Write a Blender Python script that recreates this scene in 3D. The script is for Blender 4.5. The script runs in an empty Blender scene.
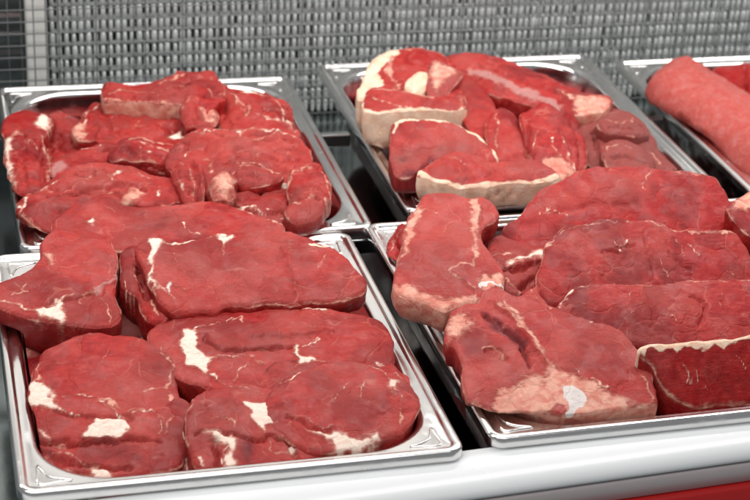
import bpy, math, random
import numpy as np
random.seed(4); RNG = np.random.RandomState(7)
SC = bpy.context.scene
COL = SC.collection

# ------------------------------------------------------------------ camera frame
F_PX = 1688.27
CAM_H = 0.558
def _frame(v1, v2):
    a = np.array([v1[0]-375., v1[1]-250., F_PX]); b = np.array([v2[0]-375., v2[1]-250., F_PX])
    Y = a/np.linalg.norm(a); X = b-(b@Y)*Y; X /= np.linalg.norm(X)
    return np.stack([X, Y, np.cross(X, Y)], 1)
R = _frame((-115, -630), (7000, -200))          # world -> view (x right, y down, z forward)
def ray(px, py):
    d = R.T @ np.array([px-375., py-250., F_PX]); return d
def at(px, py, z=0.0):
    d = ray(px, py); t = (z-CAM_H)/d[2]; return np.array([d[0]*t, d[1]*t, z])

# ------------------------------------------------------------------ helpers
def tag(o, label=None, cat=None, group=None, kind=None):
    if label: o['label'] = label
    if cat: o['category'] = cat
    if group: o['group'] = group
    if kind: o['kind'] = kind
    return o
def empty(name, loc):
    o = bpy.data.objects.new(name, None); COL.objects.link(o); o.location = loc; o.empty_display_size = .02
    return o
def link(name, verts, faces, mat, parent=None, smooth=True, origin=None):
    me = bpy.data.meshes.new(name)
    v = np.asarray(verts, dtype=np.float32)
    if origin is not None: v = v-np.asarray(origin, dtype=np.float32)
    me.from_pydata(v.tolist(), [], faces)
    me.validate(); me.update()
    if smooth: me.polygons.foreach_set('use_smooth', np.ones(len(me.polygons), dtype=bool))
    me.materials.append(mat)
    o = bpy.data.objects.new(name, me); COL.objects.link(o)
    if origin is not None: o.location = origin
    if parent is not None:
        o.parent = parent
        if origin is None: o.location = (0, 0, 0)
    return o
class MB:
    def __init__(s): s.v = []; s.f = []
    def add(s, v, f):
        n = len(s.v); s.v += [tuple(map(float, p)) for p in v]; s.f += [tuple(i+n for i in q) for q in f]
    def box(s, x0, x1, y0, y1, z0, z1):
        v = [(x, y, z) for z in (z0, z1) for y in (y0, y1) for x in (x0, x1)]
        s.add(v, [(0, 2, 3, 1), (4, 5, 7, 6), (0, 1, 5, 4), (2, 6, 7, 3), (0, 4, 6, 2), (1, 3, 7, 5)])
    def tube(s, p, q, r, n=8):
        p = np.array(p, float); q = np.array(q, float); d = q-p; d /= np.linalg.norm(d)
        a = np.cross(d, [0, 0, 1.]) if abs(d[2]) < .9 else np.cross(d, [1., 0, 0]); a /= np.linalg.norm(a); b = np.cross(d, a)
        ring = [a*math.cos(2*math.pi*k/n)*r+b*math.sin(2*math.pi*k/n)*r for k in range(n)]
        v = [p+c for c in ring]+[q+c for c in ring]
        f = [(k, (k+1) % n, n+(k+1) % n, n+k) for k in range(n)]+[tuple(range(n))[::-1], tuple(range(n, 2*n))]
        s.add(v, f)
    def path(s, pts, r, n=6, closed=False):
        P = [np.array(p, float) for p in pts]; m = len(P); rings = []
        for i, p in enumerate(P):
            d = (P[(i+1) % m]-P[i-1]) if closed else (P[min(i+1, m-1)]-P[max(i-1, 0)])
            d /= np.linalg.norm(d)+1e-12
            a = np.cross(d, [0, 0, 1.]); a = a/np.linalg.norm(a) if np.linalg.norm(a) > 1e-4 else np.array([1., 0, 0]); b = np.cross(d, a)
            rings += [p+a*math.cos(2*math.pi*k/n)*r+b*math.sin(2*math.pi*k/n)*r for k in range(n)]
        f = []
        for i in range(m if closed else m-1):
            j = (i+1) % m
            f += [(i*n+k, i*n+(k+1) % n, j*n+(k+1) % n, j*n+k) for k in range(n)]
        s.add(rings, f)
    def build(s, name, mat, parent=None, smooth=False, origin=None):
        return link(name, s.v, s.f, mat, parent, smooth, origin)

# ------------------------------------------------------------------ materials
def newmat(name):
    m = bpy.data.materials.new(name); m.use_nodes = True
    nt = m.node_tree; b = nt.nodes['Principled BSDF']
    return m, nt, b
def N(nt, typ, **kw):
    n = nt.nodes.new(typ)
    for k, v in kw.items():
        if k in n.inputs: n.inputs[k].default_value = v
        else: setattr(n, k, v)
    return n
def math_(nt, op, a, b=None, c=None, clamp=False):
    n = nt.nodes.new('ShaderNodeMath'); n.operation = op; n.use_clamp = clamp
    for i, x in enumerate((a, b, c)):
        if x is None: continue
        if isinstance(x, (int, float)): n.inputs[i].default_value = x
        else: nt.links.new(x, n.inputs[i])
    return n.outputs[0]
def mixc(nt, fac, a, b):
    n = nt.nodes.new('ShaderNodeMix'); n.data_type = 'RGBA'
    for idx, x in ((0, fac), (6, a), (7, b)):
        if isinstance(x, (int, float)): n.inputs[idx].default_value = x
        elif isinstance(x, tuple): n.inputs[idx].default_value = (*x, 1)
        else: nt.links.new(x, n.inputs[idx])
    return n.outputs[2]
def ramp(nt, x, lo, hi):
    n = nt.nodes.new('ShaderNodeMapRange'); n.interpolation_type = 'SMOOTHSTEP'; n.clamp = True
    nt.links.new(x, n.inputs[0]); n.inputs[1].default_value = lo; n.inputs[2].default_value = hi
    return n.outputs[0]

def steel(name, base, rough, bump=0.02, blood=False):
    m, nt, b = newmat(name)
    b.inputs['Metallic'].default_value = 1; b.inputs['Base Color'].default_value = (*base, 1)
    tc = N(nt, 'ShaderNodeTexCoord')
    n1 = N(nt, 'ShaderNodeTexNoise', Scale=14.0, Detail=5.0); nt.links.new(tc.outputs['Object'], n1.inputs['Vector'])
    n2 = N(nt, 'ShaderNodeTexNoise', Scale=160.0, Detail=3.0); nt.links.new(tc.outputs['Object'], n2.inputs['Vector'])
    r = math_(nt, 'MULTIPLY_ADD', n1.outputs[0], rough*1.1, rough*.45)
    r = math_(nt, 'MULTIPLY_ADD', n2.outputs[0], rough*.25, r)
    nt.links.new(r, b.inputs['Roughness'])
    if blood:
        sx = N(nt, 'ShaderNodeSeparateXYZ'); nt.links.new(tc.outputs['Object'], sx.inputs[0])
        n3 = N(nt, 'ShaderNodeTexNoise', Scale=55.0, Detail=4.0); nt.links.new(tc.outputs['Object'], n3.inputs['Vector'])
        lo_ = math_(nt, 'ADD', sx.outputs[2], math_(nt, 'MULTIPLY', math_(nt, 'SUBTRACT', n3.outputs[0], .5), .09))
        k = ramp(nt, lo_, -.022, -.040)
        nt.links.new(mixc(nt, k, base, (.16, .010, .012)), b.inputs['Base Color'])
        r = math_(nt, 'ADD', r, math_(nt, 'MULTIPLY', ramp(nt, n3.outputs[0], .55, .7), .10)); nt.links.new(r, b.inputs['Roughness'])
    bp = N(nt, 'ShaderNodeBump', Strength=bump, Distance=.004); nt.links.new(n1.outputs[0], bp.inputs['Height'])
    nt.links.new(bp.outputs[0], b.inputs['Normal'])
    return m
M_PAN = steel('pan_steel', (.82, .81, .80), .15, .2, True)
M_DARK = steel('dark_steel', (.30, .34, .34), .14, .1)
M_RAIL = steel('rail_steel', (.55, .56, .56), .25, .1)

def meat_material():
    m, nt, b = newmat('raw_beef')
    tc = N(nt, 'ShaderNodeTexCoord'); oi = N(nt, 'ShaderNodeObjectInfo')
    sc = N(nt, 'ShaderNodeVectorMath', operation='SCALE'); sc.inputs['Scale'].default_value = 100   # centimetres
    nt.links.new(tc.outputs['Object'], sc.inputs[0])
    rnd = N(nt, 'ShaderNodeCombineXYZ')
    nt.links.new(math_(nt, 'MULTIPLY', oi.outputs['Random'], 57.0), rnd.inputs[0]); nt.links.new(math_(nt, 'MULTIPLY', oi.outputs['Random'], 91.0), rnd.inputs[2])
    ad = N(nt, 'ShaderNodeVectorMath', operation='ADD'); nt.links.new(sc.outputs[0], ad.inputs[0]); nt.links.new(rnd.outputs[0], ad.inputs[1])
    P = ad.outputs[0]
    def noise(scale, detail=3.0, rough=.55, dist=0.0, vec=P):
        n = N(nt, 'ShaderNodeTexNoise', Scale=scale, Detail=detail, Roughness=rough, Distortion=dist); nt.links.new(vec, n.inputs['Vector']); return n.outputs[0]
    def attr(nm):
        a = N(nt, 'ShaderNodeAttribute', attribute_name=nm); return a.outputs['Fac']
    big = noise(.42, 2.5, .5, .5); mid = noise(1.3, 4.0, .6, .6); fine = noise(6.0, 4.0, .65); grit = noise(22.0, 2.0)
    # muscle fibres, running one way and wobbling
    st = N(nt, 'ShaderNodeMapping'); st.inputs['Scale'].default_value = (1.0, 6.0, 6.0); st.inputs['Rotation'].default_value = (0, 0, .5); nt.links.new(P, st.inputs['Vector'])
    fib = noise(1.3, 5.0, .7, .9, st.outputs[0])
    red = mixc(nt, ramp(nt, mid, .22, .78), (.250, .0034, .0048), (.400, .0140, .0125))
    red = mixc(nt, math_(nt, 'MULTIPLY', ramp(nt, big, .50, .66), .65), red, (.17, .0026, .0042))
    red = mixc(nt, math_(nt, 'MULTIPLY', ramp(nt, fib, .50, .70), .42), red, (.52, .070, .055))
    red = mixc(nt, math_(nt, 'MULTIPLY', ramp(nt, fib, .47, .30), .55), red, (.13, .0025, .0045))
    # separate muscles: each its own shade, thin seams between them
    wn = N(nt, 'ShaderNodeTexNoise', Scale=.35, Detail=2.0); nt.links.new(P, wn.inputs['Vector'])
    wv = N(nt, 'ShaderNodeVectorMath', operation='MULTIPLY_ADD'); nt.links.new(wn.outputs['Color'], wv.inputs[0]); wv.inputs[1].default_value = (3.2, 3.2, 3.2); nt.links.new(P, wv.inputs[2])
    ve = N(nt, 'ShaderNodeTexVoronoi', Scale=.34, feature='DISTANCE_TO_EDGE'); nt.links.new(wv.outputs[0], ve.inputs['Vector'])
    vc = N(nt, 'ShaderNodeTexVoronoi', Scale=.34, feature='SMOOTH_F1', Smoothness=.75); nt.links.new(wv.outputs[0], vc.inputs['Vector'])
    cell = N(nt, 'ShaderNodeSeparateColor'); nt.links.new(vc.outputs['Color'], cell.inputs[0])
    red = mixc(nt, math_(nt, 'MULTIPLY', ramp(nt, cell.outputs[0], .35, .9), math_(nt, 'MULTIPLY', attr('seams'), .75)), red, (.15, .0028, .0045))
    seam = math_(nt, 'MULTIPLY', math_(nt, 'MULTIPLY', ramp(nt, ve.outputs['Distance'], .022, .004), ramp(nt, noise(.5, 2.0), .50, .60)), attr('seams'))
    groove = math_(nt, 'MULTIPLY', ramp(nt, ve.outputs['Distance'], .035, .0), math_(nt, 'MULTIPLY', attr('seams'), .45))
    pink = mixc(nt, ramp(nt, fine, .3, .75), (.39, .052, .042), (.47, .100, .082))
    tone = math_(nt, 'ADD', math_(nt, 'MULTIPLY_ADD', math_(nt, 'SUBTRACT', mid, .5), .45, attr('tone')), math_(nt, 'MULTIPLY', math_(nt, 'SUBTRACT', cell.outputs[1], .5), math_(nt, 'MULTIPLY', attr('seams'), .65)), clamp=True)
    red = mixc(nt, math_(nt, 'MULTIPLY', tone, .85), red, pink)
    # marbling: thin broken threads of fat
    st2 = N(nt, 'ShaderNodeMapping'); st2.inputs['Scale'].default_value = (.55, 1.35, 1.35); st2.inputs['Rotation'].default_value = (0, 0, .5); nt.links.new(P, st2.inputs['Vector'])
    mk = noise(.9, 4.0, .55, .7, st2.outputs[0]); ln = math_(nt, 'ABSOLUTE', math_(nt, 'SUBTRACT', mk, .5))
    thr = ramp(nt, math_(nt, 'SUBTRACT', ln, math_(nt, 'MULTIPLY', math_(nt, 'SUBTRACT', fine, .5), .03)), .012, -.004)
    gate = ramp(nt, noise(.7, 2.0), .56, .70)
    marb = math_(nt, 'MULTIPLY', math_(nt, 'MULTIPLY', thr, gate), attr('marble'))
    mk2 = noise(2.6, 3.0, .6, 1.6); ln2 = math_(nt, 'ABSOLUTE', math_(nt, 'SUBTRACT', mk2, .5))
    marb2 = math_(nt, 'MULTIPLY', math_(nt, 'MULTIPLY', ramp(nt, ln2, .02, .0), ramp(nt, mid, .55, .66)), .55)
    marb2 = math_(nt, 'MULTIPLY', marb2, attr('marble'))
    vo = N(nt, 'ShaderNodeTexVoronoi', Scale=5.0); nt.links.new(P, vo.inputs['Vector'])
    dots = math_(nt, 'MULTIPLY', ramp(nt, vo.outputs['Distance'], .17, .06), ramp(nt, mid, .5, .60))
    mm = math_(nt, 'MAXIMUM', math_(nt, 'MAXIMUM', marb, marb2), math_(nt, 'MULTIPLY', dots, .6))
    mm = math_(nt, 'MAXIMUM', mm, math_(nt, 'MULTIPLY', seam, .4))
    red = mixc(nt, math_(nt, 'MULTIPLY', mm, .62), red, (.60, .24, .18))
    # oxidised brown-grey, blood-dark areas, and shade painted dark in hollows and grooves
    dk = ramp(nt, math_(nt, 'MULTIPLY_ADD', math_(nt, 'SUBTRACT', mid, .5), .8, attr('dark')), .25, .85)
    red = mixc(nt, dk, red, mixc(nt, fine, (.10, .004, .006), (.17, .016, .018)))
    br = ramp(nt, math_(nt, 'MULTIPLY_ADD', math_(nt, 'SUBTRACT', mid, .5), .8, attr('brown')), .25, .85)
    red = mixc(nt, math_(nt, 'MULTIPLY', br, .8), red, mixc(nt, fine, (.15, .028, .026), (.27, .080, .066)))
    # silver skin
    sv = ramp(nt, math_(nt, 'MULTIPLY_ADD', math_(nt, 'SUBTRACT', mid, .5), .6, attr('silver')), .3, .8)
    red = mixc(nt, math_(nt, 'MULTIPLY', sv, .55), red, mixc(nt, fine, (.40, .20, .18), (.52, .36, .33)))
    # fat
    wob = math_(nt, 'ADD', math_(nt, 'MULTIPLY', math_(nt, 'SUBTRACT', mid, .5), .9), math_(nt, 'MULTIPLY', math_(nt, 'SUBTRACT', fib, .5), .9))
    fa = ramp(nt, math_(nt, 'ADD', attr('fat'), wob), .30, .92)
    core = ramp(nt, math_(nt, 'ADD', attr('fat'), math_(nt, 'MULTIPLY', wob, .8)), .62, 1.0)
    fcol = mixc(nt, core, (.56, .20, .15), (.80, .67, .57))
    fcol = mixc(nt, math_(nt, 'MULTIPLY', ramp(nt, fine, .50, .68), .35), fcol, (.66, .33, .25))
    fcol = mixc(nt, math_(nt, 'MULTIPLY', ramp(nt, fib, .50, .66), .55), fcol, (.66, .30, .23))
    fcol = mixc(nt, attr('pinkfat'), fcol, mixc(nt, ramp(nt, mid, .34, .66), (.55, .17, .125), mixc(nt, fine, (.60, .25, .18), (.76, .46, .35))))
    col = mixc(nt, fa, red, fcol)
    cr = ramp(nt, math_(nt, 'ADD', attr('cream'), math_(nt, 'MULTIPLY', wob, .28)), .38, .62)
    col = mixc(nt, cr, col, mixc(nt, ramp(nt, mid, .3, .7), (.76, .47, .32), (.84, .64, .49)))
    bo = ramp(nt, math_(nt, 'ADD', attr('bone'), math_(nt, 'MULTIPLY', wob, .4)), .4, .6)
    col = mixc(nt, bo, col, mixc(nt, fine, (.58, .50, .47), (.76, .71, .68)))
    nt.links.new(col, b.inputs['Base Color'])
    b.inputs['Subsurface Weight'].default_value = .15; b.inputs['Subsurface Radius'].default_value = (1, .25, .15); b.inputs['Subsurface Scale'].default_value = .003
    wet = noise(.8, 3.0, .5)
    nt.links.new(math_(nt, 'ADD', math_(nt, 'MULTIPLY_ADD', wet, .30, .26), math_(nt, 'MULTIPLY', math_(nt, 'MAXIMUM', fa, cr), .16)), b.inputs['Roughness'])
    b.inputs['Specular IOR Level'].default_value = .26; b.inputs['IOR'].default_value = 1.40
    def bump(hgt, st, dist, prev=None):
        n = N(nt, 'ShaderNodeBump', Strength=st, Distance=dist); nt.links.new(hgt, n.inputs['Height'])
        if prev is not None: nt.links.new(prev, n.inputs['Normal'])
        return n.outputs[0]
    nb = bump(mid, .35, .0010); nb = bump(fine, .45, .0007, nb); nb = bump(fib, .5, .0010, nb)
    nb = bump(math_(nt, 'SUBTRACT', math_(nt, 'MAXIMUM', math_(nt, 'MAXIMUM', fa, cr), mm), math_(nt, 'MULTIPLY', groove, 1.6)), .5, .0008, nb)
    film = bump(noise(1.2, 3.0, .6, .3), .4, .0015); film = bump(noise(5.5, 3.0, .6), .8, .0010, film)
    nb = bump(grit, .3, .0003, nb)
    nt.links.new(nb, b.inputs['Normal'])
    # the film of moisture on top
    nt.links.new(math_(nt, 'MULTIPLY', ramp(nt, wet, .44, .62), .5), b.inputs['Coat Weight']); b.inputs['Coat Roughness'].default_value = .07; b.inputs['Coat IOR'].default_value = 1.36
    nt.links.new(film, b.inputs['Coat Normal'])
    return m
M_MEAT = meat_material()

# ------------------------------------------------------------------ numpy noise
_T = RNG.rand(256, 256).astype(np.float32)
def vnoise(x, y):
    xi = np.floor(x).astype(int); yi = np.floor(y).astype(int); fx = x-xi; fy = y-yi
    fx = fx*fx*fx*(fx*(fx*6-15)+10); fy = fy*fy*fy*(fy*(fy*6-15)+10)
    a = _T[xi % 256, yi % 256]; b = _T[(xi+1) % 256, yi % 256]; c = _T[xi % 256, (yi+1) % 256]; d = _T[(xi+1) % 256, (yi+1) % 256]
    return (a*(1-fx)+b*fx)*(1-fy)+(c*(1-fx)+d*fx)*fy-.5
def fbm(x, y, s, o=3, sd=0.):
    r = 0; a = 1
    for k in range(o): r = r+a*vnoise(x*s+sd*7.3+k*31.7, y*s+sd*3.1+k*17.3); s *= 2.07; a *= .5
    return r
def seg_dist(P, A, B):
    """P (n,2) to segments A,B (m,2): min distance, closest point"""
    best = np.full(len(P), 1e9); cp = np.zeros_like(P)
    for a, b in zip(A, B):
        ab = b-a; t = np.clip(((P-a)@ab)/(ab@ab+1e-14), 0, 1); c = a+t[:, None]*ab; d = np.hypot(*(P-c).T)
        k = d < best; best[k] = d[k]; cp[k] = c[k]
    return best, cp
def inside(P, Q):
    r = np.zeros(len(P), bool); x, y = P.T
    for (x0, y0), (x1, y1) in zip(Q, np.roll(Q, -1, 0)):
        if y0 == y1: continue
        c = ((y0 > y) != (y1 > y)) & (x < (x1-x0)*(y-y0)/(y1-y0)+x0); r ^= c
    return r
def catmull(Q, n=5, closed=True):
    Q = np.asarray(Q, float); m = len(Q); out = []
    for i in range(m if closed else m-1):
        g = (lambda k: Q[k % m]) if closed else (lambda k: Q[min(max(k, 0), m-1)])
        p0, p1, p2, p3 = g(i-1), g(i), g(i+1), g(i+2)
        for t in np.arange(n)/n:
            out.append(.5*((2*p1)+(-p0+p2)*t+(2*p0-5*p1+4*p2-p3)*t*t+(-p0+3*p1-3*p2+p3)*t**3))
    if not closed: out.append(Q[-1])
    return np.array(out)

ATTRS = ('fat', 'cream', 'pinkfat', 'bone', 'dark', 'brown', 'silver', 'tone', 'marble', 'seams')
PANS = {'UL': (.052, .316, 1.106, 1.426), 'LL': (.0305, .2945, .801, 1.101), 'UR': (.3475, .617, 1.128, 1.452), 'LR': (.311, .636, .811, 1.1145), 'R': (.638, .903, 1.122, 1.430)}
def hold(P, b):
    """keep what lies below the rim inside the basin"""
    x0, x1, y0, y1 = b; cx, cy = (x0+x1)/2, (y0+y1)/2; r = .046; P = P.copy()
    k = np.clip((.0035-P[:, 2])/.006, 0, 1); ins = .0158+np.clip(-P[:, 2], 0, .06)*.09
    hx = (x1-x0)/2-ins-r; hy = (y1-y0)/2-ins-r
    dx = P[:, 0]-cx; dy = P[:, 1]-cy; qx = np.abs(dx)-hx; qy = np.abs(dy)-hy
    corner = (qx > 0) & (qy > 0); L = np.hypot(qx, qy)+1e-9; f = np.where(corner & (L > r), r/L, 1)
    nx = np.where(corner, hx+qx*f, np.minimum(np.abs(dx), hx+r)); ny = np.where(corner, hy+qy*f, np.minimum(np.abs(dy), hy+r))
    P[:, 0] = P[:, 0]*(1-k)+k*(cx+np.sign(dx)*nx); P[:, 1] = P[:, 1]*(1-k)+k*(cy+np.sign(dy)*ny)
    return P
def meat(name, label, cat, outline, z=0., tx=0., ty=.15, th=.02, dome=.003, feats=(), tone=.3, marble=1., bump=1., edge=.0020,
         group='', h=None, pan=None, taper=.004, seams=1., fold=None, rim=1., wav=1., sink=0., brown=0., dark=0., bulge=.0010):
    """One cut. Its top face is traced; plane = z at its middle, slopes tx, ty; th is its thickness."""
    O = np.array(outline, float); cpx = O.mean(0)
    c = at(cpx[0], cpx[1], z)
    nrm = np.array([-tx, -ty, 1.])
    def toplane(p, lift=0.):
        d = ray(*p); o = np.array([0, 0, CAM_H]); q = c+np.array([0, 0, lift])
        t = (nrm@(q-o))/(nrm@d); w = o+d*t; return (w-c)[:2]
    Q = np.array([toplane(p) for p in O]); Q = catmull(Q, 6)
    sd = (abs(hash(name+str(outline[0])+str(outline[1]))) % 97) if False else (int(outline[0][0]*3+outline[1][1]*5) % 97)
    # wavy natural rim
    T = np.roll(Q, -1, 0)-np.roll(Q, 1, 0); T /= np.linalg.norm(T, axis=1)[:, None]+1e-9; NN = np.stack([T[:, 1], -T[:, 0]], 1)
    Q = Q+NN*(fbm(Q[:, 0], Q[:, 1], 75., 3, sd)*.0030*wav)[:, None]
    dist_cam = np.linalg.norm(c-np.array([0, 0, CAM_H]))
    if h is None: h = .00095 if dist_cam < 1.22 else .00125
    lo = Q.min(0)-h; hi = Q.max(0)+h
    gx = np.arange(lo[0], hi[0]+h, h); gy = np.arange(lo[1], hi[1]+h, h)
    G = np.stack(np.meshgrid(gx, gy, indexing='ij'), -1); sh = G.shape[:2]; G = G.reshape(-1, 2)
    d, cp = seg_dist(G, Q, np.roll(Q, -1, 0)); ins = inside(G, Q)
    keep = ins | (d < h*.3)
    K = keep.reshape(sh); fm = K[:-1, :-1] & K[1:, :-1] & K[1:, 1:] & K[:-1, 1:]
    idx = np.arange(len(G)).reshape(sh)
    fq = np.stack([idx[:-1, :-1][fm], idx[1:, :-1][fm], idx[1:, 1:][fm], idx[:-1, 1:][fm]], 1)
    used = np.unique(fq); rm = -np.ones(len(G), int); rm[used] = np.arange(len(used)); fq = rm[fq]
    V = G[used]; dd = d[used]*np.where(ins[used], 1, -1); C = cp[used]
    E = np.concatenate([fq[:, [0, 1]], fq[:, [1, 2]], fq[:, [2, 3]], fq[:, [3, 0]]])
    key = np.sort(E, 1); kk = key[:, 0]*len(V)+key[:, 1]; u, inv, cnt = np.unique(kk, return_inverse=True, return_counts=True)
    be = E[cnt[inv] == 1]; bv = np.unique(be)
    inw = V[bv]-C[bv]; inw *= np.sign(dd[bv])[:, None]; 
    V = V.copy(); V[bv] = C[bv]; dd = np.maximum(dd, 0); dd[bv] = 0
    # outward normal per boundary vertex from the boundary edges
    on = np.zeros((len(V), 2)); ev = V[be[:, 1]]-V[be[:, 0]]; en = np.stack([ev[:, 1], -ev[:, 0]], 1)
    for k in (0, 1): np.add.at(on, be[:, k], en)
    for _ in range(4):
        s = np.zeros_like(on); np.add.at(s, be[:, 0], on[be[:, 1]]); np.add.at(s, be[:, 1], on[be[:, 0]]); on = on*.5+s*.25
    on /= np.linalg.norm(on, axis=1)[:, None]+1e-12
    # attributes
    px2m = dist_cam/F_PX
    A = {a: np.zeros(len(V)) for a in ATTRS}; A['tone'][:] = tone; A['marble'][:] = marble; A['seams'][:] = seams; rind = np.zeros(len(V)); rindp = np.zeros(len(V)); A['brown'][:] = brown; A['dark'][:] = dark
    groove = np.zeros(len(V)); lift = dome*.7
    WV = V+np.stack([fbm(V[:, 0], V[:, 1], 160., 3, sd+3), fbm(V[:, 0], V[:, 1], 160., 3, sd+9)], 1)*.0040
    names = {'F': 'fat', 'C': 'cream', 'B': 'bone', 'D': 'dark', 'N': 'brown', 'S': 'silver', 'T': 'tone'}
    for ft in feats:
        k = ft[0]; w = ft[1]
        if k in ('Y', 'Z'):                    # rind: a band of fat on the side wall and a rim of it on the face
            pts = np.array([toplane(p, 0) for p in ft[2]]); pts = catmull(pts, 4, False); q, _ = seg_dist(V, pts[:-1], pts[1:])
            (rind if k == 'Y' else rindp)[:] = np.maximum(rind if k == 'Y' else rindp, np.clip(2.2-q/(w*px2m), 0, 1))
            q2 = q*(1+.3*fbm(V[:, 0], V[:, 1], 120., 2, sd)); v2 = np.clip(1.08-.5*q2/(ft[3]*px2m), 0, 1.1)
            if k == 'Y': A['cream'] = np.maximum(A['cream'], v2)
            else: A['fat'] = np.maximum(A['fat'], v2); A['pinkfat'] = np.maximum(A['pinkfat'], np.clip(v2, 0, 1))
            continue
        pts = np.array([toplane(p, lift) for p in ft[2]])
        poly = k[-1] == 'p'                    # e.g. 'Fp' filled patch, 'F' thread of width w px
        if poly:
            pts = catmull(pts, 4); q, _ = seg_dist(WV, pts, np.roll(pts, -1, 0)); q = np.where(inside(WV, pts), -q, q)
            soft = max(w, 1)*px2m*2.8; val = np.clip(.6-q/(2*soft), 0, 1.15)
        else:
            pts = catmull(pts, 4, False); q, _ = seg_dist(WV, pts[:-1], pts[1:])
            W = w*px2m/2; val = np.clip(1.08-.5*q/W, 0, 1.1)*(q < 2.2*W)
            if k not in ('G', 'R', 'T', 'D', 'N', 'S'): val = val*(.84+.5*fbm(V[:, 0], V[:, 1], 240., 2, sd+1))
        kk = k[0]
        if kk in ('G', 'R'):
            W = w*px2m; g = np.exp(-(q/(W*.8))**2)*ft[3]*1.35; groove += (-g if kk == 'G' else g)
            continue
        if kk == 'K': A['fat'] = np.maximum(A['fat'], val); A['pinkfat'] = np.maximum(A['pinkfat'], np.clip(val*1.3, 0, 1)); continue
        if kk == 'V': # seam: thin fat thread in a shallow groove
            A['fat'] = np.maximum(A['fat'], val*.86); groove -= np.exp(-(q/(w*px2m))**2)*.0008; continue
        nm = names[kk]; A[nm] = np.maximum(A[nm], val*(ft[3] if len(ft) > 3 else 1))
        if kk == 'F': groove += np.clip(val, 0, 1)*.0006
    # height of the top face
    r = min(edge, .45*dd.max()); s = np.clip(dd/r, 0, 1); drop = r*(1-np.sqrt(np.maximum(1-(1-s)**2, 0)))*.75
    dm = dome*(1-(1-np.clip(dd/dd.max(), 0, 1))**2)
    X, Y = V.T
    Z = tx*X+ty*Y-drop+dm+groove+bump*(fbm(X, Y, 22., 2, sd)*.0042*{'LL': .45, 'LR': .35}.get(pan, 1.)+fbm(X, Y, 95., 2, sd+5)*.0006+fbm(X, Y, 290., 2, sd+7)*.0004)*np.clip(.5+dd/.012, 0, 1)
    if fold is None: fold = {'UL': 1.7, 'UR': .8, 'LL': .30, 'LR': .12, 'R': .1}.get(pan, .3)
    nn = fbm(X*1.0, Y*1.7, 30., 3, sd+21); gt = np.clip((vnoise(X*24+sd, Y*24+5.)+.12)*5, 0, 1)
    crease = np.exp(-(nn/.030)**2)*gt*np.clip(dd/.006, 0, 1)
    Z = Z-crease*.0024*fold+(np.clip(np.abs(nn), 0, .5)*.006*fold*gt)
    fat_side = A['fat'].copy()
    mem = .72*np.exp(-(dd/.0013)**2)*np.clip((vnoise(X*70+sd, Y*70+2.)+.18)*4, 0, 1)*rim
    A['pinkfat'] = np.where(mem > A['fat'], np.maximum(A['pinkfat'], .6), A['pinkfat']); A['fat'] = np.maximum(A['fat'], mem)
    if fold > .2: A['fat'] = np.maximum(A['fat'], np.exp(-((nn-.05)/.022)**2)*gt*min(1, fold)*.58*(vnoise(X*60, Y*60+sd) > -.05))
    top = np.stack([X, Y, Z], 1)
    # side wall rings
    nb = len(bv); loc = -np.ones(len(V), int); loc[bv] = np.arange(nb); L = 9; rings = []; Tb = top[bv]; Nb = on[bv]
    arc = np.arctan2(Tb[:, 1], Tb[:, 0])*max(.03, np.ptp(X)/2)
    for l in range(1, L+1):
        s = l/L; off = bulge*math.sin(math.pi*min(s*1.0, 1))**.7-taper*s**1.5-(.004*max(0, s-.75)/.25)
        off = off+(.0016*fbm(arc, np.full(nb, s*th*1.2), 110., 2, sd+11))*math.sin(math.pi*min(s+.05, 1))
        p = Tb.copy(); p[:, :2] += Nb*np.asarray(off)[:, None] if np.ndim(off) else Nb*off; p[:, 2] -= th*s; rings.append(p)
    allv = np.concatenate([top]+rings)
    if pan: allv = hold(allv+c, PANS[pan])-c
    base = len(V); faces = [fq]
    b0, b1 = loc[be[:, 0]], loc[be[:, 1]]
    prev0, prev1 = be[:, 0], be[:, 1]
    for l in range(L):
        n0 = base+l*nb+b0; n1 = base+l*nb+b1; faces.append(np.stack([prev1, prev0, n0, n1], 1)); prev0, prev1 = n0, n1
    FF = np.concatenate(faces)
    me = bpy.data.meshes.new(name)
    me.vertices.add(len(allv)); me.vertices.foreach_set('co', allv.astype(np.float32).ravel())
    me.loops.add(FF.size); me.loops.foreach_set('vertex_index', FF.astype(np.int32).ravel())
    me.polygons.add(len(FF)); me.polygons.foreach_set('loop_start', np.arange(0, FF.size, 4, dtype=np.int32))
    me.update(calc_edges=True); me.validate()
    me.polygons.foreach_set('use_smooth', np.ones(len(me.polygons), dtype=bool))
    for a in ATTRS:
        v = A[a]; sv = v[bv]
        rr = [sv*(.35 if a == 'tone' else 1) for _ in range(L)]
        if a == 'fat': rr = [fat_side[bv]*max(.3, 1-.12*l) for l in range(L)]
        if a == 'cream': rr = [np.maximum(q, rind[bv]*1.1) for q in rr]
        if a == 'fat' or a == 'pinkfat': rr = [np.maximum(q, rindp[bv]*1.0) for q in rr]
        if a == 'bone': rr = [sv*0 for q in rr]
        if a == 'seams': rr = [q*.3 for q in rr]
        arr = np.concatenate([v]+rr).astype(np.float32)
        t = me.attributes.new(a, 'FLOAT', 'POINT'); t.data.foreach_set('value', arr)
    if edge < .01:                             # knife-cut rim
        ne = len(me.edges); ea = np.empty(ne*2, np.int32); me.edges.foreach_get('vertices', ea); ea = np.sort(ea.reshape(-1, 2), 1)
        ek = ea[:, 0].astype(np.int64)*len(allv)+ea[:, 1]; bs = np.sort(be, 1); bk = bs[:, 0].astype(np.int64)*len(allv)+bs[:, 1]
        at_ = me.attributes.get('sharp_edge') or me.attributes.new('sharp_edge', 'BOOLEAN', 'EDGE'); at_.data.foreach_set('value', np.isin(ek, bk))
    me.materials.append(M_MEAT)
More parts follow.
